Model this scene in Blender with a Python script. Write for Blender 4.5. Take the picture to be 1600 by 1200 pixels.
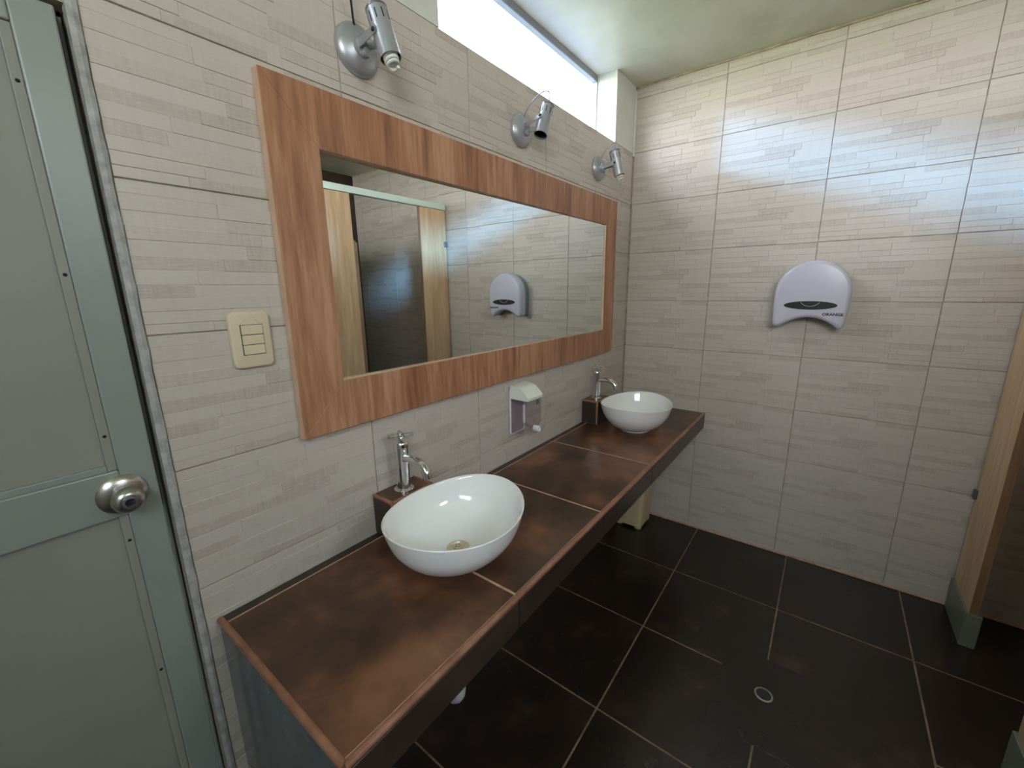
import bpy, bmesh, math, random
from mathutils import Vector, Matrix
R = math.radians
for o in list(bpy.data.objects): bpy.data.objects.remove(o)
S = bpy.context.scene
C = S.collection
# World axes: X runs along the mirror wall (far corner X=0, room X<0), mirror wall plane Y=0 (room Y<0), Z up.

# ------------------------------------------------------------------ camera
cd = bpy.data.cameras.new('camera'); cam = bpy.data.objects.new('camera', cd); C.objects.link(cam)
cd.sensor_fit = 'HORIZONTAL'; cd.sensor_width = 36.0; cd.lens = 649.74/1600*36; cd.clip_start = .02
yaw, pit, rol = .649944, -.224410, -.013267
f = Vector((math.cos(yaw)*math.cos(pit), math.sin(yaw)*math.cos(pit), math.sin(pit)))
r = Vector((math.sin(yaw), -math.cos(yaw), 0)); u = r.cross(f)
r2 = r*math.cos(rol) + u*math.sin(rol); u2 = r2.cross(f)
M = Matrix((r2, u2, -f)).transposed().to_4x4(); M.translation = Vector((-2.74891, -1.10910, 1.58439))
cam.matrix_world = M
S.camera = cam

# ------------------------------------------------------------------ view, sky, daylight
S.view_settings.view_transform = 'Standard'; S.view_settings.look = 'None'
S.view_settings.exposure = 0.95; S.view_settings.gamma = 1.0; S.view_settings.use_curve_mapping = False
SKY = 10.0
w = bpy.data.worlds.new('sky'); S.world = w; w.use_nodes = True
nt = w.node_tree; nt.nodes.clear()
wo = nt.nodes.new('ShaderNodeOutputWorld'); bg = nt.nodes.new('ShaderNodeBackground')
tc = nt.nodes.new('ShaderNodeTexCoord'); sx = nt.nodes.new('ShaderNodeSeparateXYZ'); rp = nt.nodes.new('ShaderNodeValToRGB')
nt.links.new(tc.outputs['Generated'], sx.inputs[0]); nt.links.new(sx.outputs['Z'], rp.inputs[0])
rp.color_ramp.elements[0].position = 0.0; rp.color_ramp.elements[0].color = (.99, .99, 1.0, 1)
rp.color_ramp.elements[1].position = .85; rp.color_ramp.elements[1].color = (.68, .82, 1.0, 1)
nt.links.new(rp.outputs[0], bg.inputs[0]); bg.inputs[1].default_value = SKY
nt.links.new(bg.outputs[0], wo.inputs[0])
sl = bpy.data.lights.new('hazy_sun', 'SUN'); so = bpy.data.objects.new('hazy_sun', sl); C.objects.link(so)
sl.energy = 3.9; sl.color = (.22, .55, 1.0); sl.angle = R(7)
so.rotation_euler = Vector((.56, -1, -.344)).to_track_quat('-Z', 'Y').to_euler()
so.location = (-1, 4, 5)

YW4 = -3.156
def portal(name, loc, sx_, sy_, rot):
    l = bpy.data.lights.new(name, 'AREA'); l.shape = 'RECTANGLE'; l.size = sx_; l.size_y = sy_
    l.cycles.is_portal = True
    o = bpy.data.objects.new(name, l); C.objects.link(o); o.location = loc; o.rotation_euler = rot
portal('window_portal', (-.965, .17, 2.586), 1.37, .36, (R(-90), 0, 0))
portal('window_portal', (-2.79, .17, 2.586), 1.30, .36, (R(-90), 0, 0))  # this and those below serve the added, unseen windows
portal('window_portal', (-3.89, -2.10, 2.433), .666, 1.7, (0, R(-90), 0))
portal('window_portal', (-2.125, YW4-.12, 2.523), .85, .486, (R(90), 0, 0))

# ------------------------------------------------------------------ material helpers
def lin(c):
    return tuple(((v/255)/12.92 if v/255 <= .04045 else ((v/255+.055)/1.055)**2.4) for v in c) + (1,)
def mat(name, rgb, rough=.5, metal=0, spec=.5, coat=0):
    m = bpy.data.materials.new(name); m.use_nodes = True
    b = m.node_tree.nodes['Principled BSDF']
    b.inputs['Base Color'].default_value = lin(rgb); b.inputs['Roughness'].default_value = rough
    b.inputs['Metallic'].default_value = metal; b.inputs['Specular IOR Level'].default_value = spec
    b.inputs['Coat Weight'].default_value = coat
    return m
def N(m, t, **kw):
    n = m.node_tree.nodes.new(t)
    for k, v in kw.items(): setattr(n, k, v)
    return n
def L(m, a, b): m.node_tree.links.new(a, b)
def bsdf(m): return m.node_tree.nodes['Principled BSDF']
def noise(m, scale, stretch=(1,1,1), detail=4, coord='Object', rough=.55):
    t = N(m, 'ShaderNodeTexCoord'); mp = N(m, 'ShaderNodeMapping'); n = N(m, 'ShaderNodeTexNoise')
    mp.inputs['Scale'].default_value = stretch
    n.inputs['Scale'].default_value = scale; n.inputs['Detail'].default_value = detail; n.inputs['Roughness'].default_value = rough
    L(m, t.outputs[coord], mp.inputs[0]); L(m, mp.outputs[0], n.inputs[0])
    return n
def ramp(m, src, stops):
    rr = N(m, 'ShaderNodeValToRGB'); e = rr.color_ramp.elements
    e[0].position = stops[0][0]; e[0].color = lin(stops[0][1])
    e[1].position = stops[-1][0]; e[1].color = lin(stops[-1][1])
    for p, c in stops[1:-1]:
        x = e.new(p); x.color = lin(c)
    L(m, src, rr.inputs[0]); return rr
def bump(m, src, dist=.001, strength=.4):
    b = N(m, 'ShaderNodeBump'); b.inputs['Distance'].default_value = dist; b.inputs['Strength'].default_value = strength
    L(m, src, b.inputs['Height']); L(m, b.outputs[0], bsdf(m).inputs['Normal'])
def mottled(name, stops, scale, rough=.5, stretch=(1,1,1), bd=0, spec=.5, detail=5, coord='Object'):
    m = mat(name, stops[0][1], rough, spec=spec); n = noise(m, scale, stretch, detail, coord)
    rr = ramp(m, n.outputs['Fac'], stops); L(m, rr.outputs[0], bsdf(m).inputs['Base Color'])
    if bd: bump(m, n.outputs['Fac'], bd)
    return m

# split-face wall tile: tone of each printed strip comes from a face attribute, grain from stretched noise
def wall_tile_material():
    m = mat('split_face_tile', (190,183,175), .34, spec=.45)
    a = N(m, 'ShaderNodeAttribute', attribute_name='tone')
    n1 = noise(m, 26, (1, 9, 1), 5); n2 = noise(m, 60, (2.2, .25, 1), 3)
    mx = N(m, 'ShaderNodeMath', operation='MULTIPLY_ADD'); mx.inputs[1].default_value = .45
    L(m, n1.outputs['Fac'], mx.inputs[0]); L(m, a.outputs['Fac'], mx.inputs[2])
    my = N(m, 'ShaderNodeMath', operation='MULTIPLY_ADD'); my.inputs[1].default_value = .40
    L(m, n2.outputs['Fac'], my.inputs[0]); L(m, mx.outputs[0], my.inputs[2])
    rr = ramp(m, my.outputs[0], [(.22, (176,163,152)), (.50, (196,185,175)), (1.0, (208,198,189))])
    L(m, rr.outputs[0], bsdf(m).inputs['Base Color'])
    bump(m, n1.outputs['Fac'], .0009, .3)
    return m
TILE = wall_tile_material()
GROUT = mottled('cream_grout', [(.3, (150,134,116)), (.7, (190,174,152))], 18, .9)
PLASTER = mottled('white_plaster', [(.3, (206,205,196)), (.7, (222,221,214))], 6, .85, bd=.002)
CEIL = mottled('ceiling_plaster', [(.3, (198,197,182)), (.55, (214,213,200)), (.75, (222,221,212))], 3.5, .38, bd=.0015, spec=.35)
ROUGHPL = mottled('rough_grey_plaster', [(.3, (150,147,144)), (.7, (188,185,182))], 45, .9, bd=.004)
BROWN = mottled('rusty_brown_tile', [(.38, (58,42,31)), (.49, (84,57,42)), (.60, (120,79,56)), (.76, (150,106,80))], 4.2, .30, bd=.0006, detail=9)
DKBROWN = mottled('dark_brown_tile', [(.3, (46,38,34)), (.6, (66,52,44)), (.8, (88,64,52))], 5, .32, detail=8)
BRGROUT = mottled('brown_grout', [(.3, (176,134,110)), (.7, (206,166,142))], 30, .8)
TRIM = mottled('terracotta_trim', [(.3, (132,88,66)), (.7, (166,118,94))], 22, .35)
FLOOR = mottled('dark_floor_tile', [(.3, (33,27,22)), (.55, (47,37,30)), (.72, (70,53,42))], 3.4, .27, bd=.0005, detail=9)
FGROUT = mottled('floor_grout', [(.3, (108,90,68)), (.7, (150,128,102))], 20, .9)
SHADETILE = mottled('shaded_end_tile', [(.3, (92,94,98)), (.7, (112,114,118))], 9, .14)  # shade on the end face painted in as a dark grey
CERAMIC = mat('white_ceramic', (246,245,244), .08, coat=.3)
CHROME = mat('chrome', (225,225,228), .07, 1)
STEEL = mat('brushed_steel', (190,186,178), .28, 1)
SILVER = mat('silver_paint', (176,177,182), .36, .55)
SILVERD = mat('dark_silver', (120,120,126), .4, .6)
BLACK = mat('black_rubber', (22,22,24), .5)
DARKIN = mat('dark_interior', (26,24,26), .8)
CREAM = mat('cream_plastic', (216,200,170), .38)
WHITEPL = mat('white_plastic', (200,196,210), .25)
WHITEPL2 = mat('bright_white_plastic', (226,226,230), .25)
WHITEWARM = mat('warm_white_plastic', (232,234,226), .3)
GREYGREEN = mat('grey_green_plastic', (120,138,134), .35)
LENS = mat('smoked_window', (50,50,52), .4, spec=.2)
INK = mat('black_ink', (30,30,34), .5)
PLATE = mat('smoke_grey_plastic', (176,164,164), .35)
BLUEINK = mat('navy_ink', (34,42,74), .5)
GOLD = mat('pale_gold', (216,206,178), .3, .3)
BINM = mottled('beige_bin_plastic', [(.3, (206,188,146)), (.7, (216,198,158))], 8, .45)
PVC = mat('white_pvc', (228,228,224), .35)
DOORM = mottled('grey_green_enamel', [(.3, (142,142,132)), (.7, (150,150,140))], 2.2, .42, spec=.4)
DOORF = mottled('grey_green_frame_enamel', [(.3, (140,146,139)), (.7, (149,155,148))], 3, .34, spec=.5)
SHOE = mottled('grey_green_metal_shoe', [(.3, (112,116,102)), (.7, (126,130,116))], 6, .4)
RAIL = mat('pale_aluminium_rail', (206,220,208), .35, .2)
ALU = mat('window_aluminium', (150,150,156), .4, .6)
def wood(name, cols, scale=9, grain=(7, 7, .55), rough=.42):
    m = mat(name, cols[1], rough, spec=.35)
    n = noise(m, scale, grain, 6, rough=.62); n2 = noise(m, scale*.35, (grain[0]*.6, grain[1]*.6, grain[2]*.8), 3)
    mx = N(m, 'ShaderNodeMath', operation='MULTIPLY_ADD'); mx.inputs[1].default_value = .55
    sc = N(m, 'ShaderNodeMath', operation='MULTIPLY'); sc.inputs[1].default_value = .45
    L(m, n2.outputs['Fac'], sc.inputs[0]); L(m, n.outputs['Fac'], mx.inputs[0]); L(m, sc.outputs[0], mx.inputs[2])
    rr = ramp(m, mx.outputs[0], [(.36, cols[0]), (.5, cols[1]), (.64, cols[2])])
    L(m, rr.outputs[0], bsdf(m).inputs['Base Color']); bump(m, n.outputs['Fac'], .0004, .3)
    return m
WOOD = wood('reddish_oak', [(140,94,68), (172,122,92), (194,148,118)])
EDGE = mottled('pale_edge_banding', [(.3, (204,166,134)), (.7, (222,188,158))], 14, .5)
STALLW = wood('tan_melamine', [(186,148,110), (204,168,130), (216,184,148)], 7, (6, 6, .5))
STALLE = wood('tan_edge', [(120,88,62), (136,102,74), (150,116,86)], 7, (6, 6, .5))
MIRROR = mat('mirror_silver', (232,236,233), 0.0, 1)
def clear(name, tint, spec_mix=.35, gloss=.02):
    m = bpy.data.materials.new(name); m.use_nodes = True; t = m.node_tree; t.nodes.clear()
    o = t.nodes.new('ShaderNodeOutputMaterial'); mx = t.nodes.new('ShaderNodeMixShader')
    tr = t.nodes.new('ShaderNodeBsdfTransparent'); gl = t.nodes.new('ShaderNodeBsdfGlossy'); lw = t.nodes.new('ShaderNodeLayerWeight'); fr = t.nodes.new('ShaderNodeMath')
    tr.inputs[0].default_value = tint; gl.inputs['Roughness'].default_value = gloss; fr.operation = 'MULTIPLY_ADD'; fr.inputs[1].default_value = spec_mix; fr.inputs[2].default_value = .03
    lw.inputs[0].default_value = .12; t.links.new(lw.outputs['Facing'], fr.inputs[0])
    t.links.new(fr.outputs[0], mx.inputs[0]); t.links.new(tr.outputs[0], mx.inputs[1]); t.links.new(gl.outputs[0], mx.inputs[2])
    t.links.new(mx.outputs[0], o.inputs[0]); return m
PANE = clear('window_glass', (.97, .985, .99, 1))
CLEARPL = clear('clear_smoky_plastic', (.91, .89, .92, 1), .40, .06)

# ------------------------------------------------------------------ geometry helpers
org = {}
def finish(name, bm, m, parent=None, loc=None, smooth=False):
    """bm in world coordinates -> one linked mesh object, origin at loc (or the parent's origin)."""
    base = Vector(loc) if loc is not None else (org[parent.name].copy() if parent else Vector((0,0,0)))
    bmesh.ops.translate(bm, verts=bm.verts, vec=-base)
    me = bpy.data.meshes.new(name)
    if smooth:
        for fc in bm.faces: fc.smooth = True
        for e in bm.edges:
            if len(e.link_faces) == 2 and e.calc_face_angle(0) > R(38): e.smooth = False
    bm.to_mesh(me); bm.free()
    for x in (m if isinstance(m, (list, tuple)) else [m]): me.materials.append(x)
    o = bpy.data.objects.new(name, me); C.objects.link(o)
    if parent: o.parent = parent; o.location = base - org[parent.name]
    else: o.location = base
    org[o.name] = base
    return o
def thing(name, label, cat, loc, group=None):
    o = bpy.data.objects.new(name, None); C.objects.link(o); o.location = loc; o.empty_display_size = .05
    org[o.name] = Vector(loc); o['label'] = label; o['category'] = cat
    if group: o['group'] = group
    return o
def tag(o, label, cat, group=None):
    o['label'] = label; o['category'] = cat
    if group: o['group'] = group
    return o
def struct(o, label=None):
    o['kind'] = 'structure'
    if label: o['label'] = label
    return o
def box(bm, x0, x1, y0, y1, z0, z1, bev=0, seg=2, mi=0):
    x0, x1 = sorted((x0, x1)); y0, y1 = sorted((y0, y1)); z0, z1 = sorted((z0, z1))
    b = bmesh.new()
    vs = [b.verts.new((x, y, z)) for x in (x0, x1) for y in (y0, y1) for z in (z0, z1)]
    for q in ((0,1,3,2), (4,6,7,5), (0,4,5,1), (2,3,7,6), (0,2,6,4), (1,5,7,3)): b.faces.new([vs[i] for i in q])
    if bev: bmesh.ops.bevel(b, geom=b.edges[:], offset=bev, segments=seg, affect='EDGES', profile=.5)
    for fc in b.faces: fc.material_index = mi
    join(bm, b); return bm
def join(bm, b):
    mp = {v: bm.verts.new(v.co) for v in b.verts}
    for fc in b.faces:
        try:
            n = bm.faces.new([mp[v] for v in fc.verts]); n.material_index = fc.material_index; n.smooth = fc.smooth
        except ValueError: pass
    b.free()
def B(*a, **k): return box(bmesh.new(), *a, **k)
def lathe(bm, prof, origin, axis, n=32, cap=True, mi=0):
    """prof: (radius, height) pairs along axis."""
    ax = Vector(axis).normalized(); t = Vector((0,0,1)) if abs(ax.z) < .9 else Vector((1,0,0))
    a = ax.cross(t).normalized(); b = ax.cross(a); o = Vector(origin); rings = []
    for rad, h in prof:
        rings.append([bm.verts.new(o + ax*h + (a*math.cos(2*math.pi*i/n) + b*math.sin(2*math.pi*i/n))*max(rad, 1e-5)) for i in range(n)])
    for p, q in zip(rings, rings[1:]):
        for i in range(n):
            fc = bm.faces.new((p[i], p[(i+1) % n], q[(i+1) % n], q[i])); fc.material_index = mi
    if cap:
        for ring in (rings[0], rings[-1]):
            fc = bm.faces.new(ring); fc.material_index = mi
    bmesh.ops.recalc_face_normals(bm, faces=bm.faces)
    return bm
def LT(*a, **k): return lathe(bmesh.new(), *a, **k)
def catmull(pts, k=8):
    pts = [Vector(p) for p in pts]; P = [pts[0]*2-pts[1]] + pts + [pts[-1]*2-pts[-2]]; out = []
    for i in range(1, len(P)-2):
        for j in range(k):
            t = j/k; a, b, c, d = P[i-1:i+3]
            out.append(.5*((2*b) + (c-a)*t + (2*a-5*b+4*c-d)*t*t + (3*b-a-3*c+d)*t**3))
    return out + [pts[-1]]
def tube(bm, pts, rad, n=12, cap=True, mi=0):
    pts = [Vector(p) for p in pts]; rings = []
    t0 = (pts[1]-pts[0]).normalized(); ref = Vector((0,0,1)) if abs(t0.z) < .9 else Vector((1,0,0))
    a = t0.cross(ref).normalized()
    for i, p in enumerate(pts):
        t = (pts[min(i+1, len(pts)-1)] - pts[max(i-1, 0)]).normalized()
        a = (a - t*a.dot(t)).normalized(); b = t.cross(a)
        rr = rad[i] if isinstance(rad, (list, tuple)) else rad
        rings.append([bm.verts.new(p + (a*math.cos(2*math.pi*j/n) + b*math.sin(2*math.pi*j/n))*rr) for j in range(n)])
    for p, q in zip(rings, rings[1:]):
        for i in range(n):
            fc = bm.faces.new((p[i], p[(i+1) % n], q[(i+1) % n], q[i])); fc.material_index = mi
    if cap:
        bm.faces.new(rings[0]); bm.faces.new(rings[-1])
    bmesh.ops.recalc_face_normals(bm, faces=bm.faces)
    return bm
def TB(*a, **k): return tube(bmesh.new(), *a, **k)
def prism(bm, poly, to3, d0, d1, bev=0, seg=3):
    """poly (u,v) outline extruded between depth d0 and d1; to3(u,v,d) -> world."""
    b = bmesh.new()
    lo = [b.verts.new(to3(p[0], p[1], d0)) for p in poly]; hi = [b.verts.new(to3(p[0], p[1], d1)) for p in poly]
    n = len(poly); b.faces.new(lo[::-1]); top = b.faces.new(hi)
    for i in range(n): b.faces.new((lo[i], lo[(i+1) % n], hi[(i+1) % n], hi[i]))
    bmesh.ops.recalc_face_normals(b, faces=b.faces)
    if bev: bmesh.ops.bevel(b, geom=list(top.edges), offset=bev, segments=seg, affect='EDGES', profile=.5)
    join(bm, b); return bm
def PR(*a, **k): return prism(bmesh.new(), *a, **k)
def rrect(u0, u1, v0, v1, rad, n=6):
    out = []
    for cx, cy, a0 in ((u1-rad, v0+rad, -90), (u1-rad, v1-rad, 0), (u0+rad, v1-rad, 90), (u0+rad, v0+rad, 180)):
        for i in range(n+1):
            a = R(a0+90*i/n); out.append((cx+rad*math.cos(a), cy+rad*math.sin(a)))
    return out

# ------------------------------------------------------------------ wall tiles with stepped strips
TW, TH, CEILZ, SILL = .5032, .3, 2.766, 2.402
rng = random.Random(11)
ROWB = [0, .085, .19, .28, .37, .47, .56, .66, .75, .84, .925, 1]
STRIPS = []
for i in range(len(ROWB)-1):
    cuts = [0]
    while cuts[-1] < 1: cuts.append(cuts[-1] + rng.uniform(.2, .5))
    cuts[-1] = 1
    if len(cuts) > 2 and 1-cuts[-2] < .1: cuts.pop(-2)
    for c0, c1 in zip(cuts, cuts[1:]):
        STRIPS.append((c0*TW, c1*TW, (1-ROWB[i+1])*TH, (1-ROWB[i])*TH, rng.uniform(.0006, .0036), rng.uniform(-.0004, .0004), rng.choice((-.02, .06, .12, .16, .20, .24, .29))))
tile_cache = {}
def tile_mesh(u0, u1, v0, v1):
    key = tuple(round(x, 4) for x in (u0, u1, v0, v1))
    if key in tile_cache: return tile_cache[key]
    bm = bmesh.new(); lay = bm.faces.layers.float.new('tone'); g = .0016
    U0, U1, V0, V1 = u0+g, u1-g, v0+g, v1-g
    def slab(a0, a1, b0, b1, d0, d1, tilt, tone, ins):
        vs = [bm.verts.new(p) for p in ((a0,b0,d0),(a1,b0,d0),(a1,b1,d0),(a0,b1,d0),(a0+ins,b0+ins,d1-tilt),(a1-ins,b0+ins,d1-tilt),(a1-ins,b1-ins,d1+tilt),(a0+ins,b1-ins,d1+tilt))]
        for q in ((4,5,6,7),(0,1,5,4),(1,2,6,5),(2,3,7,6),(3,0,4,7)):
            fc = bm.faces.new([vs[i] for i in q]); fc[lay] = tone
    slab(U0, U1, V0, V1, -.007, -.0006, 0, .2, .0)
    for a0, a1, b0, b1, d, tl, tn in STRIPS:
        a0, a1, b0, b1 = max(a0, U0), min(a1, U1), max(b0, V0), min(b1, V1)
        if a1-a0 > .004 and b1-b0 > .004: slab(a0, a1, b0, b1, -.0008, d-.002, tl, tn, .0011)
    me = bpy.data.meshes.new('wall_tile'); bm.to_mesh(me); bm.free(); me.materials.append(TILE)
    tile_cache[key] = me; return me
def tile_wall(parent, origin, uax, nax, ustart, uend, ztop, upat):
    """origin at floor of the wall, tiles from ustart to uend (pattern joints at upat + k*TW)."""
    ua, na = Vector(uax), Vector(nax); rot = Matrix((ua, Vector((0,0,1)), na)).transposed().to_4x4()
    k = math.floor((ustart-upat)/TW+1e-6)
    while upat+k*TW < uend-1e-4:
        c0 = upat+k*TW; a0, a1 = max(ustart, c0)-c0, min(uend, c0+TW)-c0
        j = 0
        while j*TH < ztop-1e-4:
            b1 = min(TH, ztop-j*TH)
            if a1-a0 > .012 and b1 > .012:
                o = bpy.data.objects.new('wall_tile', tile_mesh(a0, a1, 0, b1)); C.objects.link(o)
                o.parent = parent; o.matrix_local = Matrix.Translation(Vector(origin)+ua*c0+Vector((0,0,j*TH))-org[parent.name]) @ rot
            j += 1
        k += 1

# ------------------------------------------------------------------ room shell
XN, YR, DX0, DX1, DZ = -3.75, -3.15, -3.38, -2.535, 2.072
# mirror wall (with a doorway at the near end and a clerestory opening, plus one added for fill light)
bm = bmesh.new()
box(bm, DX1, 0.15, .004, .16, 0, SILL-.002)
box(bm, XN, DX1, .004, .16, DZ, SILL-.002); box(bm, XN, DX0, .004, .16, 0, DZ)
for a, b_ in ((-2.12, -1.65), (-.282, .15), (XN, -3.45)): box(bm, a, b_, 0, .16, SILL-.002, CEILZ+.02, mi=1)
wl = struct(finish('wall_left', bm, [GROUT, PLASTER]), 'grey split-face tiled wall carrying the mirror, with plastered piers above')
tile_wall(wl, (0, 0, 0), (1, 0, 0), (0, -1, 0), DX1+.012, 0, SILL-.002, -.5126)
# window sill slab (plaster) inside each opening
for i, (a, b_) in enumerate(((-1.65, -.282), (-3.45, -2.12))):  # the second, out of view, is added for fill light
    wn = struct(finish('window_%d' % (i+1), B(a, b_, .118, .15, SILL-.002, SILL+.022, .003), ALU, None, (a, .13, SILL)), 'clerestory window with thin aluminium frame' if i == 0 else 'unseen second clerestory window added above the door for fill light')
    finish('window_frame', B(a, b_, .118, .15, CEILZ-.034, CEILZ, .003), ALU, wn)
    finish('window_frame', B(a, a+.014, .12, .148, SILL+.022, CEILZ-.034, .002), ALU, wn)
    finish('window_frame', B(b_-.010, b_, .12, .148, SILL+.022, CEILZ-.034, .002), WHITEPL, wn)
    finish('window_pane', B(a+.014, b_-.010, .132, .136, SILL+.022, CEILZ-.034), PANE, wn)
# far wall
wf = struct(finish('wall_far', B(.004, .16, YR-.1, .16, 0, CEILZ+.02), GROUT), 'grey split-face tiled wall with the paper dispenser')
tile_wall(wf, (0, 0, 0), (0, -1, 0), (-1, 0, 0), 0, -YR, CEILZ-.006, .0057)
# stall back wall and near wall
WX0, WX1, WZ0 = -2.55, -1.7, 2.28
bm = bmesh.new(); box(bm, XN-.1, .15, YR-.1, YR-.006, 0, WZ0); box(bm, XN-.1, WX0, YR-.1, YR-.006, WZ0, CEILZ+.02); box(bm, WX1, .15, YR-.1, YR-.006, WZ0, CEILZ+.02)
wr = struct(finish('wall_right', bm, DKBROWN), 'dark brown tiled wall at the back of the stalls')
wn = struct(finish('window_3', B(WX0, WX1, YR-.08, YR-.05, WZ0, WZ0+.03, .003), ALU, None, (-2.125, YR-.06, WZ0)), 'unseen window added for fill light in the wall behind the stalls')  # unseen window, added to brighten the lower mirror wall
for x_ in (WX0, -2.14, WX1-.03): finish('window_frame', B(x_, x_+.03, YR-.08, YR-.05, WZ0+.03, CEILZ, .003), ALU, wn)
for x_ in (WX0+.03, -2.11): finish('window_pane', B(x_, x_+.38, YR-.067, YR-.063, WZ0+.03, CEILZ), PANE, wn)
dm = bpy.data.meshes.new('wall_tile')
b = B(.002, .498, 0, .008, .002, .498, .0015, 1); b.to_mesh(dm); b.free(); dm.materials.append(DKBROWN)
for i in range(7):
    for j in range(5 if i < 3 else 4):
        o = bpy.data.objects.new('wall_tile', dm); C.objects.link(o); o.parent = wr; o.location = (-.5*(i+1), YR-.006, .5*j)
NY0, NY1, NZ0 = -2.95, -1.25, 2.10
bm = bmesh.new(); box(bm, XN-.12, XN, YR-.1, .16, 0, NZ0); box(bm, XN-.12, XN, YR-.1, NY0, NZ0, CEILZ+.02); box(bm, XN-.12, XN, NY1, .16, NZ0, CEILZ+.02)
wnr = struct(finish('wall_near', bm, PLASTER), 'plain plastered wall behind the viewpoint, with an added fill window')
wn = struct(finish('window_4', B(XN-.10, XN-.07, NY0, NY1, NZ0, NZ0+.03, .003), ALU, None, (XN-.09, -2.10, NZ0)), 'wide unseen window added behind the viewpoint for fill light')  # out-of-view window, added to light the far wall and basins
for y_ in (NY0, -2.115, NY1-.03): finish('window_frame', B(XN-.10, XN-.07, y_, y_+.03, NZ0+.03, CEILZ, .003), ALU, wn)
for y_ in (NY0+.03, -2.085): finish('window_pane', B(XN-.087, XN-.083, y_, y_+.805, NZ0+.03, CEILZ), PANE, wn)
ce = struct(finish('ceiling', B(XN-.1, .16, YR-.1, .16, CEILZ, CEILZ+.15), CEIL), 'pale plastered ceiling with a slight sheen')
# floor with 50 cm tiles
fl = struct(finish('floor', B(XN-.1, .15, YR-.1, .16, -.12, -.0015), FGROUT), 'dark brown tiled floor with pale joints')
fmesh = {}
def floor_tile(x0, x1, y0, y1):
    k = (round(x1-x0, 3), round(y1-y0, 3))
    if k not in fmesh:
        me = bpy.data.meshes.new('floor_tile'); b = B(.0034, k[0]-.0034, .0034, k[1]-.0034, -.006, 0, .0008, 1)
        b.to_mesh(me); b.free(); me.materials.append(FLOOR); fmesh[k] = me
    o = bpy.data.objects.new('floor_tile', fmesh[k]); C.objects.link(o); o.parent = fl; o.location = (x0, y0, 0)
xs = [0, -.535]+[-.535-.5*i for i in range(1, 7)]; ys = [0, -.075]+[-.075-.502*i for i in range(1, 7)]+[YR]
for a in range(len(xs)-1):
    for c in range(len(ys)-1):
        if (a, c) == (2, 3): continue
        floor_tile(xs[a+1 if (a, c) != (1, 3) else 3], xs[a], ys[c+1], ys[c])
finish('drain_surround', B(-1.33, -.90, -1.29, -.925, -.001, .0007, .0003, 1), FLOOR, fl)
# skirting grout bead at the far wall foot and plaster bead at its head
bm = bmesh.new(); tube(bm, [(-.004, 0, .003), (-.005, -.8, .003), (-.004, -1.75, .004), (-.004, YR, .003)], .007, 8)
struct(finish('trim_1', bm, BRGROUT, smooth=True), 'brown grout bead along the foot of the far wall')
bm = bmesh.new(); rg = random.Random(4)
tube(bm, [(-.004, -i*.05, CEILZ-.004+rg.uniform(-.0015, .0015)) for i in range(63)], [.0055+rg.uniform(-.0015, .002) for i in range(63)], 8)
struct(finish('trim_2', bm, GROUT, smooth=True), 'chipped cream bead where far wall meets ceiling')
# rough plaster reveal strip at the end of the tiled wall
bm = bmesh.new(); rg = random.Random(8); n = 60; vs = []
for i in range(n+1):
    z = 2.45*i/n; e = DX1+.011+rg.uniform(-.0012, .0014); vs.append([bm.verts.new(p) for p in ((DX1-.004, .02, z), (DX1-.004, -.004, z), (DX1+.004, -.0075, z), (e, -.005, z), (e+.001, .003, z))])
for p, q in zip(vs, vs[1:]):
    for i in range(4): bm.faces.new((p[i], p[i+1], q[i+1], q[i]))
bmesh.ops.recalc_face_normals(bm, faces=bm.faces)
struct(finish('trim_3', bm, ROUGHPL), 'rough plaster edge of the tiled wall beside the door')
# pier / far wall corner seam
struct(finish('trim_4', TB([(-.006, -.004, SILL-.02+.02*i) for i in range(19)], .006, 8), PLASTER, smooth=True), 'plaster seam in the upper far corner')

# ------------------------------------------------------------------ door
FY = .002
d = struct(finish('door_1', B(DX0+.015, DX1-.020, FY+.013, FY+.030, .012, DZ-.014, .002), DOORM, None, (DX1-.4, 0, 0)), 'grey-green metal panel door with a round knob')
DL, DR, DT = DX0+.015, DX1-.017, DZ-.010
def rail(nm, a, b_, z0, z1): return finish(nm, B(a, b_, FY, FY+.036, z0, z1, .003), DOORF, d)
rail('stile', DR-.056, DR, .010, DT); rail('stile', DL, DL+.056, .010, DT)
rail('top_rail', DL+.056, DR-.056, DT-.046, DT); rail('middle_rail', DL+.056, DR-.056, 1.138, 1.237); rail('bottom_rail', DL+.056, DR-.056, .010, .14)
for z0, z1 in ((1.237, DT-.046), (.14, 1.138)):   # glazing beads
    finish('bead', B(DR-.071, DR-.056, FY+.005, FY+.016, z0, z1, .0015), DOORM, d)
    finish('bead', B(DL+.056, DL+.071, FY+.005, FY+.016, z0, z1, .0015), DOORM, d)
finish('bead', B(DL+.071, DR-.071, FY+.003, FY+.016, 1.237, 1.250, .0015), DOORF, d)
finish('bead', B(DL+.071, DR-.071, FY+.005, FY+.016, DT-.060, DT-.046, .0015), DOORM, d)
for z in (1.93, 1.62, 1.31, 1.08, .75): finish('rivet', LT([(.0032, 0), (.0028, .0010), (.001, .0014)], (DR-.0635, FY+.005, z), (0,-1,0), 10), DARKIN, d)
kx, kz = -2.610, 1.186
kn = finish('door_knob', LT([(.041, 0), (.041, .003), (.037, .007), (.028, .011), (.018, .013), (.014, .020), (.018, .026), (.024, .032), (.026, .040), (.0255, .050), (.021, .057), (.014, .060)], (kx, FY, kz), (0,-1,0), 36), STEEL, d, smooth=True)
finish('key_cylinder', LT([(.0125, 0), (.0125, .004), (.008, .005), (.008, .002), (.001, .002)], (kx, FY-.058, kz), (0,-1,0), 24), SILVERD, kn, smooth=True)
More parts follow.
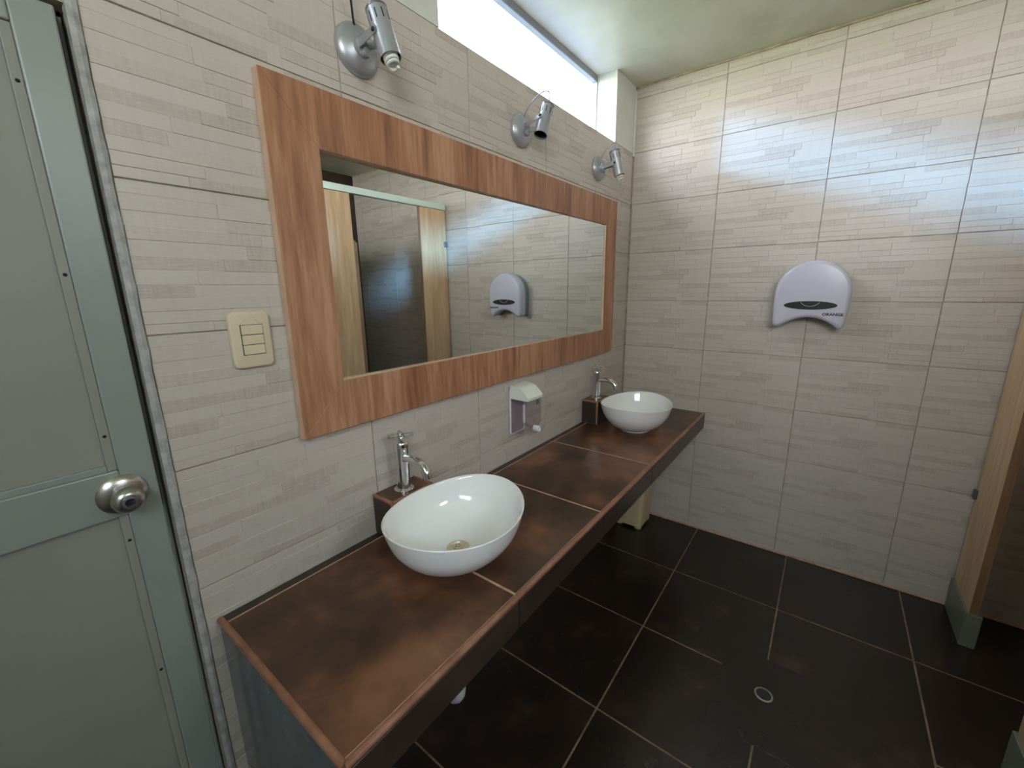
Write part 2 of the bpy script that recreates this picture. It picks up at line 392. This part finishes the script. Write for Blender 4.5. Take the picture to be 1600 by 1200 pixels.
bm = bmesh.new()
box(bm, DX1-.009, DX1-.004, .045, .155, 0, DZ); box(bm, DX0, DX0+.012, .045, .155, 0, DZ); box(bm, DX0, DX1-.004, .045, .155, DZ-.008, DZ)
finish('door_frame', bm, DOORF, d)
finish('gap_light_stop', B(DX1-.045, DX1-.0095, .042, .060, 1.12, DZ-.008), DARKIN, d)  # dark strip added to block daylight and keep the upper gap black
finish('gap_light_stop', B(DX1-.045, DX1-.0095, .048, .060, .012, 1.12), DOORF, d)  # added behind the lower gap to cut down the leaking daylight

# ------------------------------------------------------------------ vanity counter
CZ, CF, CL = .805, -.555, -2.50
ct = thing('vanity_counter', 'long brown tiled counter with terracotta edges carrying both white basins', 'counter', (-1.25, -.28, .70))
finish('core', B(CL+.012, -.0035, CF+.012, -.0035, .712, CZ-.0004), BRGROUT, ct)
cx = [CL+.004, -2.0, -1.489, -.984, -.0035]
for a, b_ in zip(cx, cx[1:]):
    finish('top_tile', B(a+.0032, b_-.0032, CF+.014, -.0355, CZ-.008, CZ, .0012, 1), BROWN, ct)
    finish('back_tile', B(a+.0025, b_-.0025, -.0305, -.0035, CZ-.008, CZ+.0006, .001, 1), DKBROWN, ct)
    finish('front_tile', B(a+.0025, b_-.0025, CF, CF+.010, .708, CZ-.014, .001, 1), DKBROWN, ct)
finish('edge_trim', TB([(x, CF+.0065, CZ-.0055) for x in (CL+.006, -1.6, -.8, -.0035)], .0085, 14), TRIM, ct, smooth=True)
finish('edge_trim', TB([(CL+.0065, y, CZ-.0055) for y in (CF+.006, -.38, -.2, -.0035)], .0085, 14), TRIM, ct, smooth=True)
finish('end_panel', B(CL+.010, CL+.055, CF+.10, -.0035, .001, .708), GROUT, ct)
for y0, y1 in ((-.4395, -.0035), (CF+.004, -.4425)):
    finish('end_tile', B(CL+.003, CL+.011, y0, y1, .36 if y1 < -.44 else .362, CZ-.012, .001, 1), SHADETILE, ct)
    finish('end_tile', B(CL+.003, CL+.011, y0 if y1 > -.44 else CF+.1, y1, .002, .357, .001, 1), SHADETILE, ct)
finish('underside', B(CL+.06, -.0035, CF+.02, -.0035, .700, .712), GROUT, ct)

# faucet plinths
def plinth(x0, x1, label):
    t = thing('faucet_plinth', label, 'plinth', ((x0+x1)/2, -.06, CZ+.001), 'faucet plinths')
    y0, z0, z1 = -.102, CZ+.001, .945
    finish('core', B(x0+.006, x1-.006, y0+.006, -.0035, z0, z1-.005), BRGROUT, t)
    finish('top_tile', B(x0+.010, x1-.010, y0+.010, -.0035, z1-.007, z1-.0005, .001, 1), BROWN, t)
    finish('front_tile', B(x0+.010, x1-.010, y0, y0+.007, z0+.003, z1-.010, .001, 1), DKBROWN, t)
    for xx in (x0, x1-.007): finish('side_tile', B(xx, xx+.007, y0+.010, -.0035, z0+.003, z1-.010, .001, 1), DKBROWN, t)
    for xx in (x0+.005, x1-.005):
        finish('edge_trim', TB([(xx, y0+.005, z0+.001), (xx, y0+.005, (z0+z1)/2), (xx, y0+.005, z1-.005)], .0062, 10), TRIM, t, smooth=True)
        finish('edge_trim', TB([(xx, y0+.005, z1-.005), (xx, -.06, z1-.005), (xx, -.003, z1-.005)], .0062, 10), TRIM, t, smooth=True)
    finish('edge_trim', TB([(x0+.005, y0+.005, z1-.005), ((x0+x1)/2, y0+.005, z1-.005), (x1-.005, y0+.005, z1-.005)], .0062, 10), TRIM, t, smooth=True)
plinth(-2.045, -1.872, 'small brown tiled plinth under the tap nearest the door')
plinth(-.612, -.452, 'small brown tiled plinth under the tap in the far corner')

# ------------------------------------------------------------------ basins
BA, BBB, BH, BS = .227, .192, .155, .009
prof = [(.0, .002), (.34, .0), (.425, .0), (.44, .02), (.45, .05), (.54, .10), (.675, .21), (.80, .37), (.90, .57), (.96, .79), (.988, .94), (.995, .985), (.985, 1.0), (.965, .985), (.945, .93), (.915, .80), (.865, .60), (.77, .41), (.62, .25), (.42, .165), (.24, .142), (.12, .138)]
pp = catmull([(a, b_, 0) for a, b_ in prof[1:]], 4)
NB = 72; bmb = bmesh.new(); rings = []
for p in pp:
    ring = []
    for i in range(NB):
        t = 2*math.pi*i/NB; hh = BH + BS*math.cos(2*t); sc = p.x
        mixr = min(1, max(0, (sc-.12)/.5)); ax_ = (BA*mixr + .205*(1-mixr))*sc; by_ = (BBB*mixr + .205*(1-mixr))*sc
        ring.append(bmb.verts.new((ax_*math.cos(t), by_*math.sin(t), p.y*hh)))
    rings.append(ring)
for a, b_ in zip(rings, rings[1:]):
    for i in range(NB): bmb.faces.new((a[i], a[(i+1) % NB], b_[(i+1) % NB], b_[i]))
bmb.faces.new(rings[0][::-1]); bmesh.ops.recalc_face_normals(bmb, faces=bmb.faces)
bowl = finish('bowl', bmb, CERAMIC, smooth=True); bowl_mesh = bowl.data; bpy.data.objects.remove(bowl)
def basin(x, y, label):
    z = CZ+.0005
    t = thing('vessel_basin', label, 'basin', (x, y, z), 'white vessel basins')
    o = bpy.data.objects.new('bowl', bowl_mesh); C.objects.link(o); o.parent = t; o.rotation_euler = (0, 0, R(5))
    dz = z+.138*BH-.001
    dr = finish('drain', LT([(.0345, 0), (.0345, .004), (.031, .0065), (.026, .006), (.0235, .002), (.012, .001), (.001, .001)], (x, y, dz), (0,0,1), 32), GOLD, t, smooth=True)
    finish('strainer', LT([(.013, 0), (.013, .006), (.010, .008), (.001, .0085)], (x, y, dz+.001), (0,0,1), 20), CREAM, dr, smooth=True)
    for k in range(5):
        a = 2*math.pi*k/5+.4
        finish('strainer_hole', LT([(.0020, 0), (.0020, .0006), (.0003, .0007)], (x+.006*math.cos(a), y+.006*math.sin(a), dz+.0090), (0,0,1), 8), DARKIN, dr)
basin(-1.966, -.302, 'white oval vessel basin nearest the door, its drain visible')
basin(-.538, -.302, 'white oval vessel basin in the far corner of the counter')

# ------------------------------------------------------------------ taps
def faucet(x, label, ang=0, sw=0):
    y, z = -.056, .945
    t = thing('faucet', label, 'faucet', (x, y, z), 'chrome pillar taps')
    finish('base_ring', LT([(.032, 0), (.032, .004), (.028, .008), (.024, .009)], (x, y, z), (0,0,1), 28), CHROME, t, smooth=True)
    finish('column', LT([(.0225, .004), (.0225, .148), (.0235, .149), (.0235, .160), (.0205, .165), (.009, .167), (.008, .178)], (x, y, z), (0,0,1), 32), CHROME, t, smooth=True)
    s = Vector((math.sin(sw), -math.cos(sw), 0))
    pts = [Vector((x, y, z+.108)) + s*a + Vector((0,0,h)) for a, h in ((.012, .004), (.05, .008), (.080, .006), (.101, -.003), (.115, -.019), (.122, -.038))]
    finish('spout', TB(catmull(pts, 5), .0138, 18), CHROME, t, smooth=True)
    h = finish('handle', LT([(.0085, .176), (.0115, .180), (.0115, .194), (.008, .198), (.001, .199)], (x, y, z), (0,0,1), 20), CHROME, t, smooth=True)
    for k in range(4):
        a = ang+k*math.pi/2; dv = Vector((math.cos(a), math.sin(a), 0)); p = Vector((x, y, z+.187))
        finish('handle_arm', LT([(.0050, .008), (.0050, .032), (.006, .033), (.006, .039), (.004, .0405)], p, dv, 12), CHROME, h, smooth=True)
faucet(-1.960, 'chrome tap with cross handle on the plinth nearest the door', R(-32))
faucet(-.535, 'chrome tap with cross handle on the far corner plinth', R(-20))

# ------------------------------------------------------------------ mirror
MX0, MX1, MZ0, MZ1, MD = -2.246, -.281, 1.197, 2.076, .030
IX0, IX1, IZ0, IZ1 = -2.118, -.420, 1.338, 1.934
mr = thing('wall_mirror', 'wide wall mirror in a reddish wooden frame above the counter', 'mirror', ((MX0+MX1)/2, -.003, MZ0))
O = [(MX0, MZ0), (MX1, MZ0), (MX1, MZ1), (MX0, MZ1)]; I = [(IX0, IZ0), (IX1, IZ0), (IX1, IZ1), (IX0, IZ1)]
for k in range(4):
    a, b_ = O[k], O[(k+1) % 4]; c, e = I[(k+1) % 4], I[k]
    bm = PR([a, b_, c, e], lambda uu, v, dd: Vector((uu, -dd, v)), .003, MD, .0012, 1)
    bm.normal_update()
    for fc in bm.faces: fc.material_index = 0 if fc.normal.y < -.5 else 1
    finish('frame_board', bm, [WOOD, EDGE], mr)
bm = B(IX0-.008, IX1+.008, -.010, -.0062, IZ0-.008, IZ1+.008)
for v_ in bm.verts:
    if v_.co.x > -1: v_.co.y -= .0125      # the pane leans out a little at its far end
finish('mirror_glass', bm, MIRROR, mr)
finish('backing_board', B(IX0-.009, IX1+.009, -.0060, -.0035, IZ0-.009, IZ1+.009), EDGE, mr)

# ------------------------------------------------------------------ light switch
W = lambda uu, v, dd: Vector((uu, -dd, v))
sw = thing('light_switch', 'cream wall switch plate with three rockers beside the mirror', 'switch', (-2.331, -.003, 1.408))
x0, x1, z0, z1 = -2.376, -2.286, 1.409, 1.539
pl = rrect(x0, x1, z0, z1, .012); mid = (x0+x1)/2
pl = [(a, b_ + (.004*(1-((a-mid)/.045)**2) if b_ > 1.47 else -.004*(1-((a-mid)/.045)**2))) for a, b_ in pl]
finish('plate', PR(pl, W, .001, .013, .006, 4), CREAM, sw, smooth=True)
finish('rocker_frame', B(-2.3545, -2.3045, -.0134, -.0125, 1.4385, 1.5105), DARKIN, sw)
for k in range(3):
    za = 1.4400+k*.0236
    finish('rocker', B(-2.353, -2.306, -.0165, -.0128, za, za+.0222, .001, 2), CREAM, sw)
finish('arch_mark', TB(catmull([(-2.357, -.0132, 1.512), (-2.346, -.0133, 1.5165), (-2.338, -.0134, 1.5255), (-2.3295, -.0134, 1.5285), (-2.321, -.0134, 1.5255), (-2.313, -.0133, 1.5165), (-2.302, -.0132, 1.512)], 4), .0007, 6), CREAM, sw, smooth=True)

# ------------------------------------------------------------------ soap dispenser
sx0, sx1, sz0, sz1, sd = -1.318, -1.205, .930, 1.165, .105
sp = thing('soap_dispenser', 'white-capped clear plastic soap dispenser on the wall between the taps', 'dispenser', ((sx0+sx1)/2, -.003, sz0))
finish('back_plate', PR(rrect(sx0, sx1, sz0, sz1-.012, .014), W, .003, .008), PLATE, sp)
rr_ = rrect(sx0+.003, sx1-.003, sz0+.003, sz1-.015, .012)
finish('plate_rim', TB([W(a, c, .0075) for a, c in rr_+[rr_[0]]], .0042, 8), WHITEPL2, sp, smooth=True)
bm = bmesh.new(); side = [(.014, sz0+.010), (.014, sz1-.062), (sd, sz1-.062), (sd, sz0+.060), (sd-.012, sz0+.036), (sd-.040, sz0+.018)]
prism(bm, side, lambda y, z, x: Vector((x, -y, z)), sx0+.006, sx1-.006)
finish('reservoir', bm, CLEARPL, sp)
lid = [(.010, sz1-.060), (sd+.004, sz1-.060), (sd+.005, sz1-.048), (sd-.012, sz1-.030), (.070, sz1-.010), (.035, sz1), (.010, sz1)]
bm = PR(lid, lambda y, z, x: Vector((x, -y, z)), sx0-.001, sx1+.001); bmesh.ops.bevel(bm, geom=[e for e in bm.edges if e.calc_face_angle(0) > .5], offset=.004, segments=3, affect='EDGES', profile=.5)
finish('lid', bm, WHITEWARM, sp, smooth=True)
pk = Vector(((sx0+sx1)/2, -sd+.01, sz0+.040))
finish('pump_tube', TB([pk+Vector((0, .055, .02)), pk+Vector((0, .03, .004)), pk], .007, 10), CLEARPL, sp, smooth=True)
finish('pump_tube', TB([pk+Vector((0, .05, .10)), pk+Vector((0, .05, .05)), pk+Vector((0, .05, .012))], .006, 10), PVC, sp, smooth=True)
finish('push_knob', LT([(.0135, 0), (.0145, .002), (.0145, .026), (.0125, .029), (.0115, .024), (.001, .023)], pk+Vector((0, -.006, 0)), (0,-1,0), 24), WHITEPL2, sp, smooth=True)
bg_ = finish('badge', B(sx1-.044, sx1-.026, -sd-.0006, -sd+.0004, sz1-.088, sz1-.068), BLUEINK, sp)
for a in (0, .0065):
    finish('badge_stroke', B(sx1-.0405+a, sx1-.0390+a, -sd-.0009, -sd-.0005, sz1-.086, sz1-.071), WHITEPL, bg_)
    finish('badge_stroke', B(sx1-.0405+a, sx1-.0360+a, -sd-.0009, -sd-.0005, sz1-.0725, sz1-.071), WHITEPL, bg_)

# ------------------------------------------------------------------ paper dispenser on the far wall
pdT = thing('paper_dispenser', 'white rounded jumbo toilet paper dispenser on the far tiled wall', 'dispenser', (-.003, -1.022, 1.36))
yc, zc = -1.020, 1.536
def arch(s=1.0):
    pts = []
    def P(y, z): pts.append((yc-(y*s), zc+(z*s)))   # y>0 = to the right in the photograph
    P(-.157, -.135); P(-.154, -.152); P(-.143, -.163); P(-.130, -.165)
    for k in range(0, 17):   # concave bottom cut
        tt = k/16; P(-.118+.236*tt, -.163+.050*math.sin(math.pi*tt)**.8)
    P(.124, -.167); P(.135, -.166); P(.146, -.156); P(.150, -.140); P(.157, -.08)
    for k in range(0, 29):
        a = math.pi*k/28; P(.160*math.cos(a), .002+.168*math.sin(a)**.94)
    P(-.160, -.06)
    return pts
FW = lambda uu, v, dd: Vector((-dd, uu, v))
finish('back_plate', PR(arch(.985), FW, .001, .050), GREYGREEN, pdT, smooth=True)
finish('cover', PR(arch(1.0), FW, .050, .122, .020, 5), WHITEPL, pdT, smooth=True)
lens = []
for k in range(36): lens.append((-.112*math.cos(2*math.pi*k/36), .0215*math.sin(2*math.pi*k/36)))
zl = zc-.052
wn_ = finish('viewing_window', PR([(yc-a+.0, zl+b_) for a, b_ in lens], FW, .1205, .1232), LENS, pdT)
finish('roll_core', TB(catmull([FW(yc-a, zl+b_, .1236) for a, b_ in ((-.040, .014), (-.022, .000), (0, -.005), (.022, .000), (.040, .014))], 5), .0011, 6), GOLD, wn_, smooth=True)
fc_ = bpy.data.curves.new('lettering', 'FONT'); fc_.body = 'ORANGE'; fc_.size = .0185; fc_.align_x = 'CENTER'; fc_.extrude = .0004; fc_.offset = .0006
tmp = bpy.data.objects.new('lettering_source', fc_); C.objects.link(tmp)
bpy.context.view_layer.update()
me = bpy.data.meshes.new_from_object(tmp.evaluated_get(bpy.context.evaluated_depsgraph_get())); me.name = 'lettering'
bpy.data.objects.remove(tmp); me.materials.clear(); me.materials.append(INK)
lt = bpy.data.objects.new('lettering', me); C.objects.link(lt); lt.parent = pdT
lt.matrix_local = Matrix.Translation(Vector((-.1226, -1.118, 1.434))-org[pdT.name]) @ Matrix((Vector((0,-1.12,0)), Vector((0,0,1)), Vector((-1,0,0)))).transposed().to_4x4()
lt['label'] = 'small black word ORANGE'

# ------------------------------------------------------------------ wall spot lamps
def spot(x, z, hc, ax, cable, bulb, label, sx_=0):
    """hc: head centre, ax: unit direction out of the open end."""
    t = thing('wall_spotlight', label, 'lamp', (x, -.003, z), 'silver spot lamps above the mirror')
    finish('wall_base', LT([(.063, .0), (.063, .006), (.060, .012), (.050, .020), (.034, .025), (.026, .028), (.024, .034), (.001, .035)], (x, -.002, z), (0,-1,0), 40), SILVER, t, smooth=True)
    finish('screw', LT([(.004, .0), (.004, .003), (.001, .004)], (x-.030, -.020, z-.020), (0,-1,0), 12), SILVERD, t, smooth=True)
    ax = Vector(ax).normalized(); hc = Vector(hc); rad, hl = .0275, .062
    side = ax.cross(Vector((0,-1,0))); side = Vector((1,0,0)) if side.length < .1 else side.normalized()
    root = Vector((x, -.030, z+.004)); kn_ = finish('swivel_knob', LT([(.010, 0), (.012, .003), (.012, .012), (.006, .015)], (x+.004, -.034, z-.014), (0,-1,0), 16), SILVER, t, smooth=True)
    for s in (-1, 1):
        p0 = root + side*s*.012; p1 = hc + side*s*(rad+.003)
        dirv = (p1-p0).normalized(); up = side.cross(dirv).normalized()
        b = bmesh.new(); vs = []
        for q, hw in ((p0, .011), (p0.lerp(p1, .5), .010), (p1 + dirv*.006, .009)):
            vs.append([b.verts.new(q+up*hw+side*.0012), b.verts.new(q+up*hw-side*.0012), b.verts.new(q-up*hw-side*.0012), b.verts.new(q-up*hw+side*.0012)])
        for m_, n_ in zip(vs, vs[1:]):
            for i in range(4): b.faces.new((m_[i], m_[(i+1) % 4], n_[(i+1) % 4], n_[i]))
        b.faces.new(vs[0]); b.faces.new(vs[-1]); bmesh.ops.recalc_face_normals(b, faces=b.faces)
        br = finish('bracket_arm', b, SILVER, t)
        finish('hinge_screw', LT([(.0055, 0), (.0055, .003), (.003, .0045)], p1+side*s*.001, side*s, 12), BLACK, br, smooth=True)
    top = hc-ax*hl
    hd = finish('lamp_head', LT([(.001, .003), (rad-.006, .003), (rad-.004, 0), (rad, .001), (rad, .124), (rad-.002, .124), (rad-.003, .05), (.001, .045)], top, ax, 36, cap=False), SILVER, t, smooth=True)
    finish('inner_reflector', LT([(rad-.0035, .118), (rad-.0035, .055), (.001, .052)], top, ax, 28, cap=False), DARKIN, hd, smooth=True)
    finish('top_rim', LT([(rad+.0004, .0), (rad+.0008, .001), (rad+.0008, .005), (rad+.0004, .006)], top, ax, 36, cap=False), SILVERD, hd, smooth=True)
    a1 = ax.cross(side).normalized()
    for k in range(10):
        an = 2*math.pi*k/10; rv = (side*math.cos(an)+a1*math.sin(an)); tv = ax.cross(rv)
        b = bmesh.new()
        q = [top + ax*(.016+dz)+rv*(rad+.0004)+tv*dx for dz, dx in ((0,-.0014), (0,.0014), (.024,.0014), (.024,-.0014))]
        lo_ = [b.verts.new(v_-rv*.001) for v_ in q]; hi_ = [b.verts.new(v_) for v_ in q]
        b.faces.new(hi_); b.faces.new(lo_[::-1])
        for i in range(4): b.faces.new((lo_[i], lo_[(i+1) % 4], hi_[(i+1) % 4], hi_[i]))
        bmesh.ops.recalc_face_normals(b, faces=b.faces)
        finish('vent_slot', b, BLACK, hd)
    if bulb:
        bb = finish('bulb', LT([(.013, .070), (.016, .090), (.016, .104), (.008, .106)], top, ax, 20), CREAM, t, smooth=True)
        pts = []; turns = 3.6
        for k in range(64):
            a = 2*math.pi*turns*k/63; rr = .0165*(1-.25*(k/63)**3)
            pts.append(top+ax*(.110+bulb*k/63)+side*rr*math.cos(a)+a1*rr*math.sin(a))
        finish('spiral_tube', TB(pts, .0042, 8), WHITEWARM, bb, smooth=True)
    cb = [Vector((x-.010 if x < -1.5 else x, -.018, z+.043))] + [Vector(c) for c in cable] + [top+ax*.004]
    finish('cable', TB(catmull(cb, 8), .0028 if x < -1.5 else .0024, 8), BLACK if x < -1.5 else SILVERD, t, smooth=True)
Z = 2.215
spot(-1.967, Z, (-1.955, -.108, Z+.010), (.05, -.30, -.95), [(-1.990, -.032, 2.295), (-2.004, -.052, 2.365), (-1.985, -.085, 2.392), (-1.964, -.095, 2.345)], .036, 'silver spot lamp above the mirror nearest the door, spiral bulb protruding')
spot(-1.216, Z, (-1.195, -.105, Z+.020), (-.38, .02, -.92), [(-1.21, -.045, 2.300), (-1.19, -.085, 2.338), (-1.165, -.108, 2.345), (-1.160, -.107, 2.318)], 0, 'silver spot lamp at mid mirror with its dark empty mouth showing')
spot(-.500, Z, (-.488, -.108, Z+.012), (.10, -.22, -.97), [(-.495, -.045, 2.300), (-.485, -.075, 2.330), (-.483, -.092, 2.325)], .042, 'silver spot lamp above the mirror nearest the far corner')

# ------------------------------------------------------------------ bin, traps, floor drain
bt = thing('waste_bin', 'beige plastic waste bin standing under the far end of the counter', 'bin', (-.16, -.185, .0005))
def tapered(x0, x1, y0, y1, z0, z1, tp, rad, notch=True):
    b = bmesh.new(); rings = []
    for k, zf in enumerate((0, .04, .12, .5, 1.0)):
        e = tp*zf; ring = []
        for a, c in rrect(x0-e, x1+e, y0-e, y1+e, rad, 6):
            z = z0+(z1-z0)*zf
            if k == 0 and notch:   # feet at the corners, shallow arch between them
                fx = min(abs(a-x0), abs(a-x1)); fy = min(abs(c-y0), abs(c-y1)); z += 0
            ring.append(b.verts.new((a, c, z)))
        rings.append(ring)
    n = len(rings[0])
    for p, q in zip(rings, rings[1:]):
        for i in range(n): b.faces.new((p[i], p[(i+1) % n], q[(i+1) % n], q[i]))
    b.faces.new(rings[0][::-1]); bmesh.ops.recalc_face_normals(b, faces=b.faces); return b
finish('bin_body', tapered(-.262, -.070, -.276, -.096, .020, .340, .016, .028), BINM, bt, smooth=True)
for xx in (-.236, -.096):
    for yy in (-.250, -.122): finish('foot', LT([(.020, 0), (.024, .004), (.027, .022)], (xx, yy, .0005), (0,0,1), 18), BINM, bt, smooth=True)
rim = rrect(-.282, -.050, -.296, -.076, .034, 6)
finish('rim', TB([Vector((a, c, .340)) for a, c in rim+[rim[0]]], .007, 8), BINM, bt, smooth=True)
def trap(x, label):
    t = thing('drain_trap', label, 'pipe', (x, -.298, .36))
    pts = [(x, -.298, .699), (x, -.298, .55), (x, -.298, .318)] + [(x, -.298+.045-.045*math.cos(a), .318-.055*math.sin(a)) for a in [math.pi*k/8 for k in range(1, 8)]] + [(x, -.208, .318), (x, -.205, .43), (x, -.17, .475), (x, -.09, .477), (x, -.0035, .477)]
    finish('pipe', TB(pts, .020, 16), PVC, t, smooth=True)
    for z in (.60, .43): finish('slip_nut', LT([(.023, 0), (.029, .003), (.029, .022), (.023, .025)], (x, -.298, z), (0,0,1), 16), PVC, t, smooth=True)
    finish('wall_collar', LT([(.042, 0), (.042, .004), (.022, .014)], (x, -.0032, .477), (0,-1,0), 20), PVC, t, smooth=True)
trap(-1.985, 'white drain trap under the basin nearest the door')
fd = thing('floor_drain', 'small round metal drain grate in the dark floor', 'drain', (-1.094, -1.085, .0010))
finish('grate_ring', LT([(.033, 0), (.033, .002), (.031, .003), (.0265, .003), (.026, .0008)], (-1.094, -1.085, .0010), (0,0,1), 36, cap=False), STEEL, fd, smooth=True)
finish('grate_well', LT([(.0262, 0), (.0262, .0007), (.001, .0007)], (-1.094, -1.085, .0010), (0,0,1), 28), DARKIN, fd)
for k in range(7):
    o_ = -.0225+.0075*k; hw = math.sqrt(max(.0262**2-o_**2, 1e-5))
    ca, sa = math.cos(R(40)), math.sin(R(40)); b = B(-hw, hw, o_-.0009, o_+.0009, .0011, .0026)
    bmesh.ops.rotate(b, verts=b.verts, cent=(0,0,0), matrix=Matrix.Rotation(R(52), 3, 'Z')); bmesh.ops.translate(b, verts=b.verts, vec=(-1.094, -1.085, .0010))
    finish('grate_bar', b, SILVERD, fd)

# ------------------------------------------------------------------ toilet stalls
SY = -1.76
def pilaster(x0, x1, label, wallside):
    t = thing('stall_pilaster', label, 'partition', ((x0+x1)/2, SY-.015, .0005), 'stall front pilasters')
    b = B(x0, x1, SY-.030, SY, .03, 2.262, .0015, 1); b.normal_update()
    for fc in b.faces: fc.material_index = 1 if abs(fc.normal.x) > .7 else 0
    finish('panel', b, [STALLW, STALLE], t)
    finish('shoe', B(x0-.006, x1+(0 if wallside else .006), SY-.042, SY+.010, .0005, .165, .002, 1), SHOE, t)
    if wallside:
        for z in (1.98, .62):
            finish('wall_bracket', B(x1-.030, x1-.0005, SY+.0005, SY+.012, z-.022, z+.022, .002, 1), SILVERD, t)
    return t
pilaster(-.300, -.0115, 'tan wood pilaster of the stall standing against the far tiled wall', True)
pilaster(-1.60, -.930, 'tan wood pilaster of the stall standing free beyond the stall opening', False)
tag(finish('stall_head_rail', B(XN+.001, -.0115, SY-.034, SY+.006, 2.265, 2.312, .003), RAIL, None, (-1.8, SY, 2.265)), 'pale aluminium rail running along the top of the stall pilasters', 'rail')
sdT = thing('stall_door', 'tan stall door swung open into the stall', 'door', (-.945, SY-.04, .15))
def swing(b): bmesh.ops.rotate(b, verts=b.verts, cent=(-.940, SY-.062, 0), matrix=Matrix.Rotation(R(38), 3, 'Z')); return b
b = B(-.955, -.930, SY-.65, SY-.066, .16, 1.99, .0015, 1); b.normal_update()
for fc in b.faces: fc.material_index = 1 if abs(fc.normal.y) > .7 or abs(fc.normal.z) > .7 else 0
swing(b); finish('panel', b, [STALLW, EDGE], sdT)
for z in (.45, 1.75): finish('hinge', TB([(-.922, SY-.052, z), (-.922, SY-.052, z+.03), (-.922, SY-.052, z+.06)], .006, 10), STEEL, sdT, smooth=True)
finish('pull_handle', swing(TB(catmull([(-.9555, SY-.56, 1.04), (-.980, SY-.56, 1.05), (-.982, SY-.56, 1.10), (-.980, SY-.56, 1.15), (-.9555, SY-.56, 1.16)], 5), .005, 10)), STEEL, sdT, smooth=True)
sp_ = thing('stall_divider', 'dark-edged tan divider panel between the stalls', 'partition', (-1.02, -2.45, .15))
finish('panel', B(-1.032, -1.008, YR+.012, SY-.047, .15, 2.10, .0015, 1), STALLW, sp_)
for yy in (SY-.30, YR+.30): finish('leg', LT([(.022, 0), (.018, .006), (.012, .012), (.012, .151)], (-1.02, yy, .0005), (0,0,1), 16), SILVERD, sp_, smooth=True)

# ------------------------------------------------------------------ outside: yard the clerestory looks out on
YARD = mottled('yellow_green_lawn', [(.3, (150,155,66)), (.7, (170,174,84))], .8, .9)
struct(finish('ground', B(-40, 40, -30, 45, -.5, -.3), YARD), 'sunlit yellow-green lawn outside the window')
BOUNCE = mottled('blue_grey_bounce', [(.3, (66,76,92)), (.7, (78,88,104))], 2, .9)  # unseen strip added to cool the light bounced onto the ceiling
struct(finish('bounce_strip', B(-14, 12, .25, 7.0, -.3, -.22), BOUNCE), 'unseen blue-grey ground strip added outside to tint the ceiling light')
